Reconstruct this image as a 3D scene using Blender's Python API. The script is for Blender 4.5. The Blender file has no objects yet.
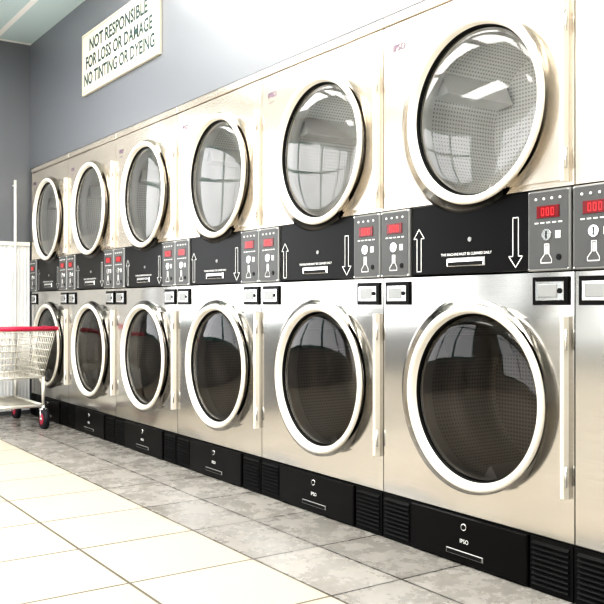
import bpy, math, random
from mathutils import Vector, Matrix
random.seed(3)
sc=bpy.context.scene
try:
    sc.view_settings.view_transform='Standard'
    sc.view_settings.look='High Contrast'
except Exception as e:
    print(e)
try: sc.view_settings.exposure=0.14
except Exception as e: print(e)
W=0.868; ENDX=-5.26; CEIL=2.93; RX=4.2; FY=-6.2

# ---------------- materials ----------------
def mat(name,col,rough=.5,metal=0.,emit=None,estr=0,coat=0,spec=.5):
    m=bpy.data.materials.new(name); m.use_nodes=True
    b=m.node_tree.nodes['Principled BSDF']
    b.inputs['Base Color'].default_value=(*col,1)
    b.inputs['Roughness'].default_value=rough
    b.inputs['Metallic'].default_value=metal
    b.inputs['Specular IOR Level'].default_value=spec
    b.inputs['Coat Weight'].default_value=coat
    if emit:
        b.inputs['Emission Color'].default_value=(*emit,1); b.inputs['Emission Strength'].default_value=estr
    return m
def N(m,t,**k):
    n=m.node_tree.nodes.new(t)
    for a,v in k.items(): setattr(n,a,v)
    return n
def brushed(name,c1,c2,rough,metal,scale=(3,3,160),bump=.02):
    m=mat(name,c1,rough,metal); nt=m.node_tree; b=nt.nodes['Principled BSDF']
    tc=N(m,'ShaderNodeTexCoord'); mp=N(m,'ShaderNodeMapping'); mp.inputs['Scale'].default_value=scale
    nz=N(m,'ShaderNodeTexNoise'); nz.inputs['Scale'].default_value=1; nz.inputs['Detail'].default_value=3
    cr=N(m,'ShaderNodeMix',data_type='RGBA'); cr.inputs[6].default_value=(*c1,1); cr.inputs[7].default_value=(*c2,1)
    nt.links.new(tc.outputs['Object'],mp.inputs[0]); nt.links.new(mp.outputs[0],nz.inputs['Vector'])
    nt.links.new(nz.outputs['Fac'],cr.inputs[0]); nt.links.new(cr.outputs[2],b.inputs['Base Color'])
    n2=N(m,'ShaderNodeTexNoise'); n2.inputs['Scale'].default_value=3.0; n2.inputs['Detail'].default_value=0
    nt.links.new(tc.outputs['Object'],n2.inputs['Vector'])
    bp=N(m,'ShaderNodeBump'); bp.inputs['Strength'].default_value=bump*10; bp.inputs['Distance'].default_value=.06
    nt.links.new(n2.outputs['Fac'],bp.inputs['Height']); nt.links.new(bp.outputs[0],b.inputs['Normal'])
    return m
M={}
M['upper']=brushed('steel_upper_lit',(.76,.69,.60),(.70,.635,.55),.2,.75)  # same stainless as below; bright reflections put into a paler cream colour
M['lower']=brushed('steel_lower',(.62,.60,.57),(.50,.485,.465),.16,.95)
M['flange']=mat('steel_flange',(.50,.485,.46),.12,1)
M['cream']=mat('ring_cream',(.84,.79,.71),.25,.15)
M['black']=mat('black_gloss',(.006,.0055,.0055),.3,0,spec=.14)
M['blackm']=mat('black_matte',(.006,.006,.006),.5,spec=.15)
M['body']=mat('body_dark',(.03,.03,.03),.6)
M['gask']=mat('gasket',(.01,.01,.01),.5,spec=.2)
M['grey']=mat('panel_grey',(.10,.10,.10),.4,.2,spec=.3)
M['greyl']=mat('panel_edge',(.32,.32,.31),.35,.6)
M['chrome']=mat('chrome',(.8,.8,.79),.15,1)
M['white']=mat('print_white',(.85,.85,.83),.5)
M['red']=mat('display_red',(.6,.01,.01),.3,emit=(1,.05,.06),estr=.8)
M['disp']=mat('display_dark',(.16,.004,.008),.2)
M['purple']=mat('logo_purple',(.16,.09,.17),.4)
M['redp']=mat('plastic_red',(.62,.04,.10),.35)
M['rubber']=mat('rubber',(.02,.02,.025),.6)
M['paintw']=mat('paint_white',(.85,.84,.8),.45)
M['wire']=mat('wire_plated',(.85,.82,.75),.3,.5)
def drummat(name,col,me=.6):
    m=mat(name,col,.35,me); nt=m.node_tree; b=nt.nodes['Principled BSDF']
    uv=N(m,'ShaderNodeTexCoord'); sc1=N(m,'ShaderNodeVectorMath',operation='SCALE'); sc1.inputs['Scale'].default_value=70
    fr=N(m,'ShaderNodeVectorMath',operation='FRACTION'); sb=N(m,'ShaderNodeVectorMath',operation='SUBTRACT'); sb.inputs[1].default_value=(.5,.5,0)
    ln=N(m,'ShaderNodeVectorMath',operation='LENGTH'); lt=N(m,'ShaderNodeMath',operation='LESS_THAN'); lt.inputs[1].default_value=.22
    mx=N(m,'ShaderNodeMix',data_type='RGBA'); mx.inputs[6].default_value=(*col,1); mx.inputs[7].default_value=(col[0]*.45,col[1]*.45,col[2]*.45,1)
    L=nt.links.new
    L(uv.outputs['UV'],sc1.inputs[0]);L(sc1.outputs[0],fr.inputs[0]);L(fr.outputs[0],sb.inputs[0]);L(sb.outputs[0],ln.inputs[0]);L(ln.outputs['Value'],lt.inputs[0]);L(lt.outputs[0],mx.inputs[0]);L(mx.outputs[2],b.inputs['Base Color'])
    return m
M['drum']=drummat('drum_perforated_lit',(.93,.92,.90),.2)  # upper drum: its lit look is put into a paler colour
M['druml']=drummat('drum_perforated_shaded',(.50,.465,.435))  # same drum for the lower door, shade put into the darker colour
M['rib']=mat('drum_rib_lit',(.93,.92,.90),.3,.3)
M['ribl']=mat('drum_rib_shaded',(.6,.57,.55),.35,.7)  # darker rib copy carries the lower drum's shade
def glass(name,tint,refl):
    m=bpy.data.materials.new(name); m.use_nodes=True; nt=m.node_tree; nt.nodes.clear()
    o=N(m,'ShaderNodeOutputMaterial'); t=N(m,'ShaderNodeBsdfTransparent'); t.inputs[0].default_value=(*tint,1)
    g=N(m,'ShaderNodeBsdfGlossy'); g.inputs['Roughness'].default_value=.02; g.inputs['Color'].default_value=(.95,.95,.95,1)
    f=N(m,'ShaderNodeLayerWeight'); f.inputs['Blend'].default_value=refl
    x=N(m,'ShaderNodeMixShader'); L=nt.links.new
    L(f.outputs['Fresnel'],x.inputs[0]);L(t.outputs[0],x.inputs[1]);L(g.outputs[0],x.inputs[2]);L(x.outputs[0],o.inputs[0])
    return m
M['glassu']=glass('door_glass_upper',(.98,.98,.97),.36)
M['glassl']=glass('door_glass_lower',(.58,.56,.53),.30)  # same door glass, tinted darker to carry the lower drum's shade

# ---------------- mesh builder ----------------
class MB:
    def __init__(s): s.v=[];s.f=[];s.m=[];s.mats=[];s.uv={};s.sm=[]
    def mi(s,k):
        if k not in s.mats: s.mats.append(k)
        return s.mats.index(k)
    def face(s,idx,k,smooth=False,uv=None):
        s.f.append(idx); s.m.append(s.mi(k)); s.sm.append(smooth)
        if uv: s.uv[len(s.f)-1]=uv
    def box(s,x0,x1,y0,y1,z0,z1,k,bev=0):
        n=len(s.v)
        if bev<=0:
            s.v+=[(x,y,z) for x in(x0,x1) for y in(y0,y1) for z in(z0,z1)]
            for q in [(0,1,3,2),(4,6,7,5),(0,4,5,1),(2,3,7,6),(0,2,6,4),(1,5,7,3)]:
                s.face([n+i for i in q],k)
        else:
            b=bev
            P=[(x0,y1,z0),(x1,y1,z0),(x1,y1,z1),(x0,y1,z1),(x0,y0+b,z0),(x1,y0+b,z0),(x1,y0+b,z1),(x0,y0+b,z1),(x0+b,y0,z0+b),(x1-b,y0,z0+b),(x1-b,y0,z1-b),(x0+b,y0,z1-b)]
            s.v+=P
            s.face([n+3,n+2,n+1,n],k)
            for a in (0,4):
                for i in range(4):
                    j=(i+1)%4; s.face([n+a+i,n+a+j,n+a+4+j,n+a+4+i],k)
            s.face([n+8,n+9,n+10,n+11],k)
    def rings(s,R,seg=72,cap=None):
        base=[]
        for (cx,cz,r,y,k) in R:
            base.append(len(s.v))
            for i in range(seg):
                a=2*math.pi*i/seg; s.v.append((cx+r*math.cos(a),y,cz+r*math.sin(a)))
        for j in range(len(R)-1):
            a,b=base[j],base[j+1]
            for i in range(seg):
                i2=(i+1)%seg
                u=R[j]; 
                uvs=None
                if R[j][4].startswith('drum'):
                    r=u[2]; d0,d1=R[j][3],R[j+1][3]
                    u0=2*math.pi*i/seg*.3;u1=2*math.pi*(i+1)/seg*.3
                    uvs=[(u0,d0),(u1,d0),(u1,d1),(u0,d1)]
                s.face([a+i,a+i2,b+i2,b+i],R[j][4],True,uvs)
        if cap:
            a=base[-1]; uvs=[(s.v[a+i][0],s.v[a+i][2]) for i in range(seg)]
            s.face([a+i for i in range(seg)],cap,False,uvs)
    def disc(s,cx,cz,r,y,k,seg=24,y1=None):
        if y1 is None: y1=y+.004
        s.rings([(cx,cz,r,y1,k),(cx,cz,r,y,k)],seg,cap=k)
    def panel(s,x0,x1,z0,z1,y,yb,cx,cz,r,k):
        A=[2*math.pi*i/72 for i in range(72)]
        for X in(x0,x1):
            for Z in(z0,z1): A.append(math.atan2(Z-cz,X-cx)%(2*math.pi))
        A=sorted(set(A)); n=len(s.v); m=len(A)
        for a in A:
            c,d=math.cos(a),math.sin(a)
            s.v.append((cx+r*c,y,cz+r*d))
            t=1e9
            if c>1e-9:t=min(t,(x1-cx)/c)
            if c<-1e-9:t=min(t,(x0-cx)/c)
            if d>1e-9:t=min(t,(z1-cz)/d)
            if d<-1e-9:t=min(t,(z0-cz)/d)
            s.v.append((cx+t*c,y,cz+t*d)); s.v.append((cx+t*c,yb,cz+t*d))
        for i in range(m):
            j=(i+1)%m
            s.face([n+3*i,n+3*j,n+3*j+1,n+3*i+1],k)
            s.face([n+3*i+1,n+3*j+1,n+3*j+2,n+3*i+2],k)
    def rod(s,p,q,r,k,seg=8):
        p=Vector(p);q=Vector(q);d=(q-p)
        if d.length<1e-6:return
        d.normalize(); u=d.orthogonal().normalized(); w=d.cross(u)
        n=len(s.v)
        for e in(p,q):
            for i in range(seg):
                a=2*math.pi*i/seg; v=e+r*(math.cos(a)*u+math.sin(a)*w); s.v.append(tuple(v))
        for i in range(seg):
            j=(i+1)%seg; s.face([n+i,n+j,n+seg+j,n+seg+i],k,True)
        s.face([n+i for i in range(seg)][::-1],k); s.face([n+seg+i for i in range(seg)],k)
    def stroke(s,pts,w,y,k,closed=True):
        for i in range(len(pts) if closed else len(pts)-1):
            a=Vector(pts[i]);b=Vector(pts[(i+1)%len(pts)]); d=(b-a).normalized(); nrm=Vector((-d.y,d.x))*w/2; a=a-d*w/2;b=b+d*w/2
            n=len(s.v)
            for p in(a-nrm,b-nrm,b+nrm,a+nrm): s.v.append((p.x,y,p.y))
            s.face([n,n+1,n+2,n+3],k)
    def mesh(s,name,fix=True):
        me=bpy.data.meshes.new(name); me.from_pydata(s.v,[],s.f)
        for k in s.mats: me.materials.append(M[k])
        l=me.uv_layers.new(name='UVMap')
        for p in me.polygons:
            p.material_index=s.m[p.index]; p.use_smooth=s.sm[p.index]
            if p.index in s.uv:
                for li,u in zip(p.loop_indices,s.uv[p.index]): l.data[li].uv=u
        me.update()
        return me
def obj(name,me,parent=None,loc=(0,0,0)):
    o=bpy.data.objects.new(name,me); sc.collection.objects.link(o); o.location=loc
    if parent: o.parent=parent
    return o
def empty(name,loc=(0,0,0)):
    e=bpy.data.objects.new(name,None); sc.collection.objects.link(e); e.location=loc; e.empty_display_size=.1; return e
def textmesh(s,size,k,bold=0,align='CENTER',sx=1,extr=0):
    c=bpy.data.curves.new('txt','FONT'); c.body=s; c.size=size; c.align_x=align; c.offset=bold; c.extrude=extr; c.resolution_u=3
    o=bpy.data.objects.new('txt',c); sc.collection.objects.link(o)
    bpy.context.view_layer.update()
    me=bpy.data.meshes.new_from_object(o); bpy.data.objects.remove(o)
    R=Matrix.Rotation(math.pi/2,4,'X'); me.transform(R@Matrix.Diagonal((sx,1,1,1)))
    me.materials.clear(); me.materials.append(M[k]); return me

# ---------------- dryer parts (local: x 0..W, front at y=0) ----------------
ZL,ZU=.566,1.499
CF=W-.376; CB=W-.43
cab=MB()
g=.002
cab.box(g,.012,.012,.95,.0,1.935,'body'); cab.box(W-.012,W-g,.012,.95,.0,1.935,'body')
cab.box(g,W-g,.94,.95,0,1.935,'body'); cab.box(g,W-g,.006,.95,1.925,1.936,'body')
cab.box(g,W-g,.02,.94,1.0,1.2,'body'); cab.box(g,W-g,.02,.94,.0,.16,'body')
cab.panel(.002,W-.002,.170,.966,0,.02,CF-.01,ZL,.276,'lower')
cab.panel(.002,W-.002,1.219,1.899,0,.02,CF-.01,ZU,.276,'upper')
cab.box(.002,W-.002,-.004,.02,1.904,1.940,'upper',.004)
cabm=cab.mesh('cabinet')
def doorm(zc,gl,pl):
    d=MB(); fl='flange'
    d.rings([(CB,zc,.326,.0,fl),(CB,zc,.325,-.008,fl),(CB+.01,zc,.316,-.018,fl),(CF-.012,zc,.304,-.038,fl),(CF,zc,.304,-.044,'cream'),(CF,zc,.302,-.050,'cream'),(CF,zc,.298,-.0545,'cream'),(CF,zc,.292,-.056,'cream'),(CF,zc,.284,-.055,'cream'),(CF,zc,.278,-.049,'cream'),(CF,zc,.274,-.032,'gask'),(CF,zc,.269,-.028,'gask'),(CF,zc,.268,-.010,'gask')],96)
    R=[(CF,zc,.2685*math.cos(t),-.024-.022*math.sin(t)*1.0,gl) for t in [0,.25,.5,.75,1.0,1.25,1.45]]
    d.rings(R,96,cap=gl)
    H=.262; A=math.asin(H/.29); n=len(d.v); K=24; xo=W-.034
    for i in range(K+1):
        a=-A+2*A*i/K; x=CF+.29*math.cos(a); z=zc+.29*math.sin(a)
        d.v+= [(x,-.012,z),(xo,-.012,z),(x,0,z),(xo,0,z)]
    for i in range(K):
        q=n+4*i; d.face([q,q+1,q+5,q+4],pl)
    q=n+4*K; d.face([n,n+2,n+3,n+1],pl); d.face([q,q+1,q+3,q+2],pl)
    d.box(W-.036,W-.022,-.026,0,zc-.268,zc+.268,'cream',.004)
    for dz in(-.2,.2):
        d.rod((W-.018,-.018,zc+dz-.03),(W-.018,-.018,zc+dz+.03),.004,'chrome')
    return d.mesh('door')
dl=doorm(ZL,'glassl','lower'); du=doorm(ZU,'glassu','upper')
def drummesh(zc,dk,rk):
    d=MB(); c=CF-.01
    d.rings([(c,zc,.276,.0,rk),(c,zc,.272,.05,rk),(c,zc,.30,.055,dk),(c,zc,.30,.40,dk)],72,cap=dk)
    d.disc(c,zc,.06,.38,rk,y1=.40)
    for i in range(3):
        a=math.radians(30+120*i); rr=.3
        n=len(d.v)
        for y in(.06,.39):
            for (da,r2) in((-.16,rr),(0,rr-.07),(.16,rr)):
                d.v.append((c+r2*math.cos(a+da),y,zc+r2*math.sin(a+da)))
        d.face([n,n+1,n+4,n+3],rk);d.face([n+1,n+2,n+5,n+4],rk);d.face([n,n+2,n+1],rk)
    return d.mesh('drum')
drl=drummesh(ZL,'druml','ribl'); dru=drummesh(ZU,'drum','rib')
bd=MB()
bd.box(.166,W-.166,-.007,.02,.972,1.216,'black',.003)
cx=W/2
bd.box(cx-.088,cx+.088,-.012,-.006,.997,1.026,'chrome',.003)
bd.box(cx-.080,cx+.080,-.0125,-.008,1.000,1.012,'gask')
bd.disc(cx+.02,1.085,.008,-.011,'greyl')
def arrow(x0,x1,z0,z1,up):
    xc=(x0+x1)/2; h=(x1-x0)*.62; sw=(x1-x0)*.2
    P=[(xc-sw,z0),(xc+sw,z0),(xc+sw,z1-h),(x1,z1-h),(xc,z1),(x0,z1-h),(xc-sw,z1-h)]
    if not up: P=[(x,z0+z1-z) for x,z in P]
    bd.stroke(P,.0036,-.0078,'white')
arrow(.178,.232,.985,1.135,True); arrow(W-.246,W-.19,.985,1.14,False)
bdm=bd.mesh('lint_band')
txt1=textmesh('THIS MACHINE MUST BE CLEANED DAILY',.0125,'white',.0002)
def ctl(x0,x1,name):
    c=MB()
    c.box(x0,x1,-.016,.02,.970,1.213,'greyl',.004)
    c.box(x0+.006,x1-.006,-.0175,-.014,.976,1.207,'grey',.001)
    xc=(x0+x1)/2
    c.box(xc-.042,xc+.042,-.020,-.016,1.128,1.165,'disp',.001)
    for i in range(3):
        dx=xc-.018+i*.018
        c.stroke([(dx-.0045,1.136),(dx+.0045,1.136),(dx+.0045,1.157),(dx-.0045,1.157)],.0022,-.0205,'red')
    for i in range(4): c.disc(xc-.045+i*.03,1.186,.004,-.020,'white',12)
    for i in range(5): c.box(xc-.05+i*.022,xc-.036+i*.022,-.0185,-.016,1.112,1.116,'white')
    c.disc(xc-.005,1.078,.017,-.0205,'chrome',24); c.box(xc-.007,xc-.003,-.0215,-.02,1.066,1.090,'gask')
    c.box(xc+.028,xc+.046,-.019,-.016,1.066,1.088,'white')
    c.stroke([(xc-.012,1.05),(xc-.012,1.02),(xc-.026,1.004),(xc-.026,.994),(xc+.014,.994),(xc+.014,1.004),(xc+.004,1.02),(xc+.004,1.05)],.003,-.0185,'white')
    c.box(xc-.008,xc+.0,-.0188,-.016,1.02,1.045,'white')
    c.disc(xc+.04,1.01,.009,-.020,'gask',16)
    for sx in(x0+.006,x1-.006):
        for zz in(.976,1.207): c.disc(sx,zz,.003,-.018,'chrome',8)
    return c.mesh(name)
c1=ctl(.004,.163,'ctlL'); c2=ctl(W-.163,W-.004,'ctlR')
cb=MB()
for x0 in(.018,W-.152):
    x1=x0+.134
    cb.box(x0,x1,-.008,.02,.868,.952,'black',.002)
    cb.box(x0+.014,x1-.014,-.012,-.007,.881,.939,'chrome',.002)
    cb.box(x0+.024,x1-.036,-.014,-.011,.890,.930,'greyl',.002)
    cb.disc(x1-.027,.91,.008,-.015,'gask',16)
cbm=cb.mesh('coin_boxes')
bs=MB()
bs.box(.168,W-.168,-.014,.02,.006,.163,'black',.004)
bs.disc(cx,.130,.012,-.019,'chrome',20); bs.disc(cx,.130,.008,-.021,'gask',16)
bs.box(cx-.085,cx+.085,-.017,-.013,.030,.048,'greyl',.002); bs.box(cx-.08,cx+.08,-.0178,-.014,.033,.045,'gask')
for (a,b_) in((.004,.164),(W-.164,W-.004)):
    bs.box(a,b_,-.004,.02,.0,.163,'blackm')
    for i in range(9):
        z=.018+i*.0155
        n=len(bs.v)
        bs.v+=[(a+.012,-.004,z),(b_-.012,-.004,z),(b_-.012,-.013,z+.002),(a+.012,-.013,z+.002),(a+.012,-.004,z+.010),(b_-.012,-.004,z+.010)]
        bs.face([n,n+1,n+2,n+3],'blackm');bs.face([n+3,n+2,n+5,n+4],'blackm')
bs.box(.0,W,.0,.02,.0,.168,'blackm')
bsm=bs.mesh('lint_drawer')
logo=textmesh('IPSO',.034,'purple',.0004,'LEFT'); logob=textmesh('DR35P',.016,'greyl',.0,'LEFT')
logow=textmesh('IPSO',.02,'white',.0003)
for k in range(-6,3):
    X=k*W
    e=empty('stacked_tumble_dryer',(X,0,0))
    obj('cabinet',cabm,e); obj('door_lower',dl,e); obj('door_upper',du,e)
    obj('drum_lower',drl,e); obj('drum_upper',dru,e); obj('lint_band',bdm,e)
    obj('control_panel_a',c1,e); obj('control_panel_b',c2,e)
    obj('coin_boxes',cbm,e); obj('base_drawer',bsm,e)
    obj('band_text',txt1,e,(cx,-.0085,1.034))
    obj('badge_text',logo,e,(.055,-.0015,1.80)); obj('badge_model_text',logob,e,(.06,-.0015,1.775))
    obj('drawer_text',logow,e,(cx,-.0155,.075))

# ---------------- room ----------------
def simplebox(name,x0,x1,y0,y1,z0,z1,m):
    b=MB(); b.box(x0,x1,y0,y1,z0,z1,'body'); me=b.mesh(name); me.materials.clear(); me.materials.append(m); return obj(name,me)
wallm=mat('wall_paint',(.165,.172,.188),.36,0,spec=1.0)
nt=wallm.node_tree; tc=N(wallm,'ShaderNodeTexCoord'); nz=N(wallm,'ShaderNodeTexNoise'); nz.inputs['Scale'].default_value=40; bp=N(wallm,'ShaderNodeBump'); bp.inputs['Strength'].default_value=.03
nt.links.new(tc.outputs['Object'],nz.inputs['Vector']); nt.links.new(nz.outputs['Fac'],bp.inputs['Height']); nt.links.new(bp.outputs[0],nt.nodes['Principled BSDF'].inputs['Normal'])
wallw=mat('wall_light',(.6,.6,.58),.6)
simplebox('wall_back',ENDX-.1,RX,.003,.12,1.945,CEIL,wallm)
simplebox('wall_rear',ENDX-.1,RX,1.0,1.1,0,CEIL,wallm)
simplebox('wall_right',RX,RX+.1,FY,1.1,0,CEIL,wallw)
fm=mat('floor_tile',(.8,.75,.62),.2,0,spec=.4); nt=fm.node_tree; L=nt.links.new; b=nt.nodes['Principled BSDF']
tc=N(fm,'ShaderNodeTexCoord')
def brick(m,c1,c2,gr,w,h,mort,loc=(0,0,0)):
    mp=N(m,'ShaderNodeMapping'); mp.inputs['Location'].default_value=loc
    br=N(m,'ShaderNodeTexBrick'); br.offset=0; br.squash=1
    br.inputs['Scale'].default_value=1; br.inputs['Brick Width'].default_value=w; br.inputs['Row Height'].default_value=h
    br.inputs['Mortar Size'].default_value=mort; br.inputs['Mortar Smooth'].default_value=.3
    br.inputs['Color1'].default_value=(*c1,1); br.inputs['Color2'].default_value=(*c2,1); br.inputs['Mortar'].default_value=(*gr,1)
    m.node_tree.links.new(tc.outputs['Object'],mp.inputs[0]); m.node_tree.links.new(mp.outputs[0],br.inputs['Vector']); return br
b1=brick(fm,(.55,.485,.395),(.52,.46,.38),(.14,.125,.10),.45,.45,.006,(0,.55,0))
b2=brick(fm,(.40,.378,.35),(.33,.312,.29),(.07,.065,.06),.45,.275,.005,(0,.55,0))
sx=N(fm,'ShaderNodeSeparateXYZ'); gt=N(fm,'ShaderNodeMath',operation='GREATER_THAN'); gt.inputs[1].default_value=-.55
L(tc.outputs['Object'],sx.inputs[0]); L(sx.outputs['Y'],gt.inputs[0])
mx=N(fm,'ShaderNodeMix',data_type='RGBA'); L(gt.outputs[0],mx.inputs[0]); L(b1.outputs['Color'],mx.inputs[6]); L(b2.outputs['Color'],mx.inputs[7])
nz=N(fm,'ShaderNodeTexNoise'); nz.inputs['Scale'].default_value=7; nz.inputs['Detail'].default_value=12; nz.inputs['Roughness'].default_value=.75
L(tc.outputs['Object'],nz.inputs['Vector'])
m2=N(fm,'ShaderNodeMix',data_type='RGBA',blend_type='MULTIPLY'); cr=N(fm,'ShaderNodeValToRGB'); cr.color_ramp.elements[0].color=(.6,.59,.58,1); cr.color_ramp.elements[0].position=.36; cr.color_ramp.elements[1].position=.6
L(nz.outputs['Fac'],cr.inputs[0]); 
mf=N(fm,'ShaderNodeMapRange'); mf.inputs[3].default_value=.12; mf.inputs[4].default_value=.8; L(gt.outputs[0],mf.inputs[0]); L(mf.outputs[0],m2.inputs[0])
L(mx.outputs[2],m2.inputs[6]); L(cr.outputs[0],m2.inputs[7]); L(m2.outputs[2],b.inputs['Base Color'])
rr=N(fm,'ShaderNodeMapRange'); rr.inputs[1].default_value=.3; rr.inputs[2].default_value=.7; rr.inputs[3].default_value=.15; rr.inputs[4].default_value=.4; L(nz.outputs['Fac'],rr.inputs[0])
ra=N(fm,'ShaderNodeMath',operation='MULTIPLY_ADD'); ra.inputs[1].default_value=-.25; L(gt.outputs[0],ra.inputs[0]); ra.inputs[2].default_value=.25
rb=N(fm,'ShaderNodeMath',operation='ADD'); L(ra.outputs[0],rb.inputs[0]); L(rr.outputs[0],rb.inputs[1]); L(rb.outputs[0],b.inputs['Roughness'])
simplebox('floor',ENDX-.1,RX+.1,FY-.1,1.1,-.1,0,fm)
cm=mat('ceiling_tile',(.6,.7,.7),.7); tc=N(cm,'ShaderNodeTexCoord')
bc=brick(cm,(.60,.71,.72),(.62,.73,.74),(.95,.95,.93),1.22,.61,.025,(.35,.28,0))
cm.node_tree.links.new(bc.outputs['Color'],cm.node_tree.nodes['Principled BSDF'].inputs['Base Color'])
simplebox('ceiling',ENDX-.1,RX+.1,FY-.1,1.1,CEIL,CEIL+.1,cm)
def wall_with_window(name,wm,axis,pos,th,a0,a1,z0,z1,w0,w1,wz0,wz1):
    bb=MB()
    def bx(p,q,r,s):
        if axis=='x': bb.box(pos,pos+th,p,q,r,s,'body')
        else: bb.box(p,q,pos,pos+th,r,s,'body')
    bx(a0,w0,z0,z1);bx(w1,a1,z0,z1);bx(w0,w1,z0,wz0);bx(w0,w1,wz1,z1)
    me=bb.mesh(name);me.materials.clear();me.materials.append(wm);obj(name,me)
wall_with_window('wall_left',wallm,'x',ENDX-.1,.1,FY,1.1,0,CEIL,-5.2,-1.2,.7,2.5)  # window opening is out of view, added for bright reflections in the steel
wall_with_window('wall_front',wallw,'y',FY-.1,.1,ENDX,RX,0,CEIL,ENDX+.5,RX-.5,.4,2.5)
M['teal']=mat('frame_teal',(.03,.22,.22),.4)
wf=MB()
for y in(-5.2,-4.2,-3.2,-2.2,-1.24): wf.box(ENDX-.08,ENDX-.02,y,y+.05,.7,2.5,'teal')
for z in(.7,1.95,2.46): wf.box(ENDX-.08,ENDX-.02,-5.2,-1.2,z,z+.05,'teal')
obj('added_refl_window',wf.mesh('added_refl_window'))  # frame of the added end-wall window, unseen except as reflections
wf=MB(); x=ENDX+.5
while x<RX-.5: wf.box(x,x+.06,FY-.08,FY-.02,.4,2.5,'teal'); x+=1.35
for z in(.4,1.95,2.44): wf.box(ENDX+.5,RX-.5,FY-.08,FY-.02,z,z+.06,'teal')
obj('window_2',wf.mesh('window_2'))
M['lamp']=mat('added_lamp_diffuser',(1,1,1),.5,emit=(1,.99,.96),estr=8.5)
for i,(lx,ly) in enumerate([(-2.95,-.72),(-1.6,-.72),(-.25,-.72),(1.1,-.72),(2.8,-.72),(-4.1,-1.6),(-2.75,-1.6),(-1.4,-1.6),(-.05,-1.6),(-3.6,-3.8),(-1.2,-3.8),(1.2,-3.8)]):  # unseen troffers, added to light the wall and reflect in its gloss
    t=MB(); t.box(lx-.62,lx+.62,ly-.31,ly+.31,CEIL-.03,CEIL-.001,'paintw'); t.box(lx-.58,lx+.58,ly-.27,ly+.27,CEIL-.034,CEIL-.029,'lamp')
    obj('added_ceiling_light',t.mesh('added_ceiling_light'))

M['blind']=mat('blind_white',(.95,.95,.95),.3,.1)
bl=MB(); y=-.95
while y<-.03:
    bl.box(ENDX+.012,ENDX+.016,y,y+.022,.03,1.33,'blind'); 
    bl.box(ENDX+.016,ENDX+.028,y+.018,y+.024,.03,1.33,'blind'); y+=.027
bl.box(ENDX+.002,ENDX+.04,-.97,-.01,1.33,1.36,'paintw')
obj('vertical_blind',bl.mesh('vertical_blind'))
pp=MB(); pp.rod((ENDX+.06,-.13,0.0),(ENDX+.06,-.13,1.84),.011,'paintw',12); pp.rod((ENDX,-.13,1.8),(ENDX+.06,-.13,1.8),.009,'paintw')
obj('conduit_pipe',pp.mesh('conduit_pipe'))

# ---------------- sign ----------------
M['signbg']=mat('sign_cream',(.68,.63,.52),.4); M['signb']=mat('sign_gold',(.40,.37,.22),.4); M['signt']=mat('sign_text',(.04,.08,.08),.4)
sg=empty('wall_sign',(-4.03,-.0,2.275)); SW,SH=1.22,.41
s=MB(); s.box(0,SW,-.018,.002,0,SH,'signbg',.004); 
q=.018; s.stroke([(q,q),(SW-q,q),(SW-q,SH-q),(q,SH-q)],.005,-.0188,'signb')
obj('board',s.mesh('board'),sg)
for t,z,wd in(('NOT RESPONSIBLE',.275,.93),('FOR LOSS OR DAMAGE',.165,1.06),('NO TINTING OR DYEING',.055,1.12)):
    me=textmesh(t,.112,'signt',.0030); xs=[v.co.x for v in me.vertices]; me.transform(Matrix.Diagonal((wd/(max(xs)-min(xs)),1,1.0,1)))
    obj('text_line',me,sg,(SW/2,-.019,z))

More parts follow.
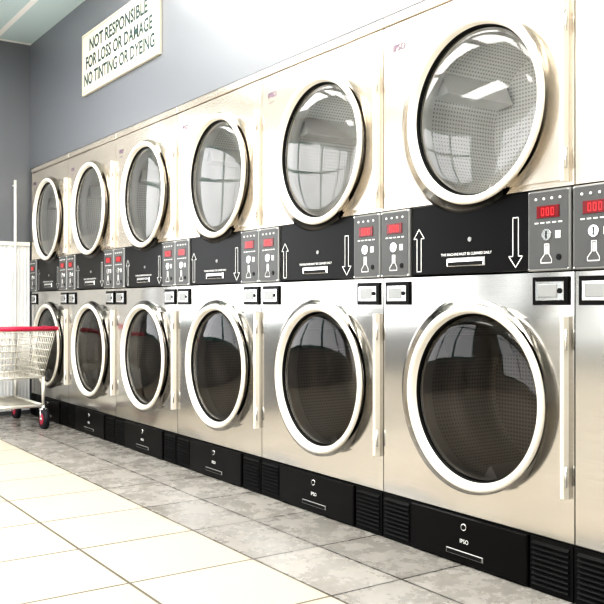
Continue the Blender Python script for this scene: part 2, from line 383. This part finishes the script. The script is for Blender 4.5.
# ---------------- cart ----------------
c=MB(); x0,x1,y0,y1=-5.10,-4.26,-.66,-.12; zt,zb=.69,.36
tx=lambda t:(x0+.05*(1-t),x1-.12*(1-t),y0+.05*(1-t),y1-.05*(1-t))
def lvl(t): a,b_,e,f=tx(t); z=zb+(zt-zb)*t; return [(a,e,z),(b_,e,z),(b_,f,z),(a,f,z)]
for i in range(8):
    t=i/7; P=lvl(t); r=.009 if i in(0,7) else .004
    for j in range(4): c.rod(P[j],P[(j+1)%4],r,'wire',6)
B=lvl(0);T=lvl(1)
for j in range(4):
    n=20 if j%2==0 else 13
    for i in range(n+1):
        t=i/n; p=Vector(B[j]).lerp(Vector(B[(j+1)%4]),t); q_=Vector(T[j]).lerp(Vector(T[(j+1)%4]),t); c.rod(p,q_,.0035,'wire',5)
for i in range(16):
    t=i/16; c.rod(Vector(B[0]).lerp(Vector(B[1]),t),Vector(B[3]).lerp(Vector(B[2]),t),.0035,'wire',5)
c.rod((x1-.30,y1+.004,zt+.012),(x1+.01,y1+.004,zt+.012),.014,'redp',10)
c.rod((x1+.01,y1+.004,zt+.012),(x1+.01,y0,zt+.012),.016,'redp',10)
c.rod((x1-.30,y0,zt+.012),(x1+.01,y0,zt+.012),.014,'redp',10)
fz=.16
F=[(x0+.05,y0+.05,fz),(x1-.12,y0+.05,fz),(x1-.12,y1-.05,fz),(x0+.05,y1-.05,fz)]
for j in range(4): c.rod(F[j],F[(j+1)%4],.012,'wire',10)
for j in range(4): c.rod(F[j],B[j],.012,'wire',10)
for i in range(1,8):
    t=i/8; c.rod(Vector(F[0]).lerp(Vector(F[1]),t),Vector(F[3]).lerp(Vector(F[2]),t),.005,'wire',6)
for (wx,wy,_) in F:
    c.rod((wx,wy,fz),(wx,wy,.125),.014,'chrome',10)
    for s_ in(-.022,.022): 
        c.rod((wx,wy+s_,.132),(wx+.02,wy+s_,.068),.007,'chrome',6)
    c.rod((wx,wy-.026,.132),(wx,wy+.026,.132),.012,'chrome',8)
    c.rod((wx+.02,wy-.018,.068),(wx+.02,wy+.018,.068),.068,'rubber',24)
    c.rod((wx+.02,wy-.021,.068),(wx+.02,wy+.021,.068),.040,'redp',20)
    c.rod((wx+.02,wy-.027,.068),(wx+.02,wy+.027,.068),.012,'chrome',12)
obj('laundry_cart',c.mesh('laundry_cart'))

# ---------------- world & camera ----------------
w=bpy.data.worlds.new('World'); sc.world=w; w.use_nodes=True
w.node_tree.nodes['Background'].inputs[0].default_value=(.97,.98,1,1); w.node_tree.nodes['Background'].inputs[1].default_value=3.2
cd=bpy.data.cameras.new('Camera'); co=bpy.data.objects.new('Camera',cd); sc.collection.objects.link(co); sc.camera=co
th=math.radians(34.3)
v=Vector((-math.cos(th),math.sin(th),0)); co.location=(1.621,-2.068,.871)
co.rotation_euler=v.to_track_quat('-Z','Y').to_euler()
cd.sensor_width=36; cd.lens=36*860/604; cd.shift_y=2/604; cd.clip_start=.02
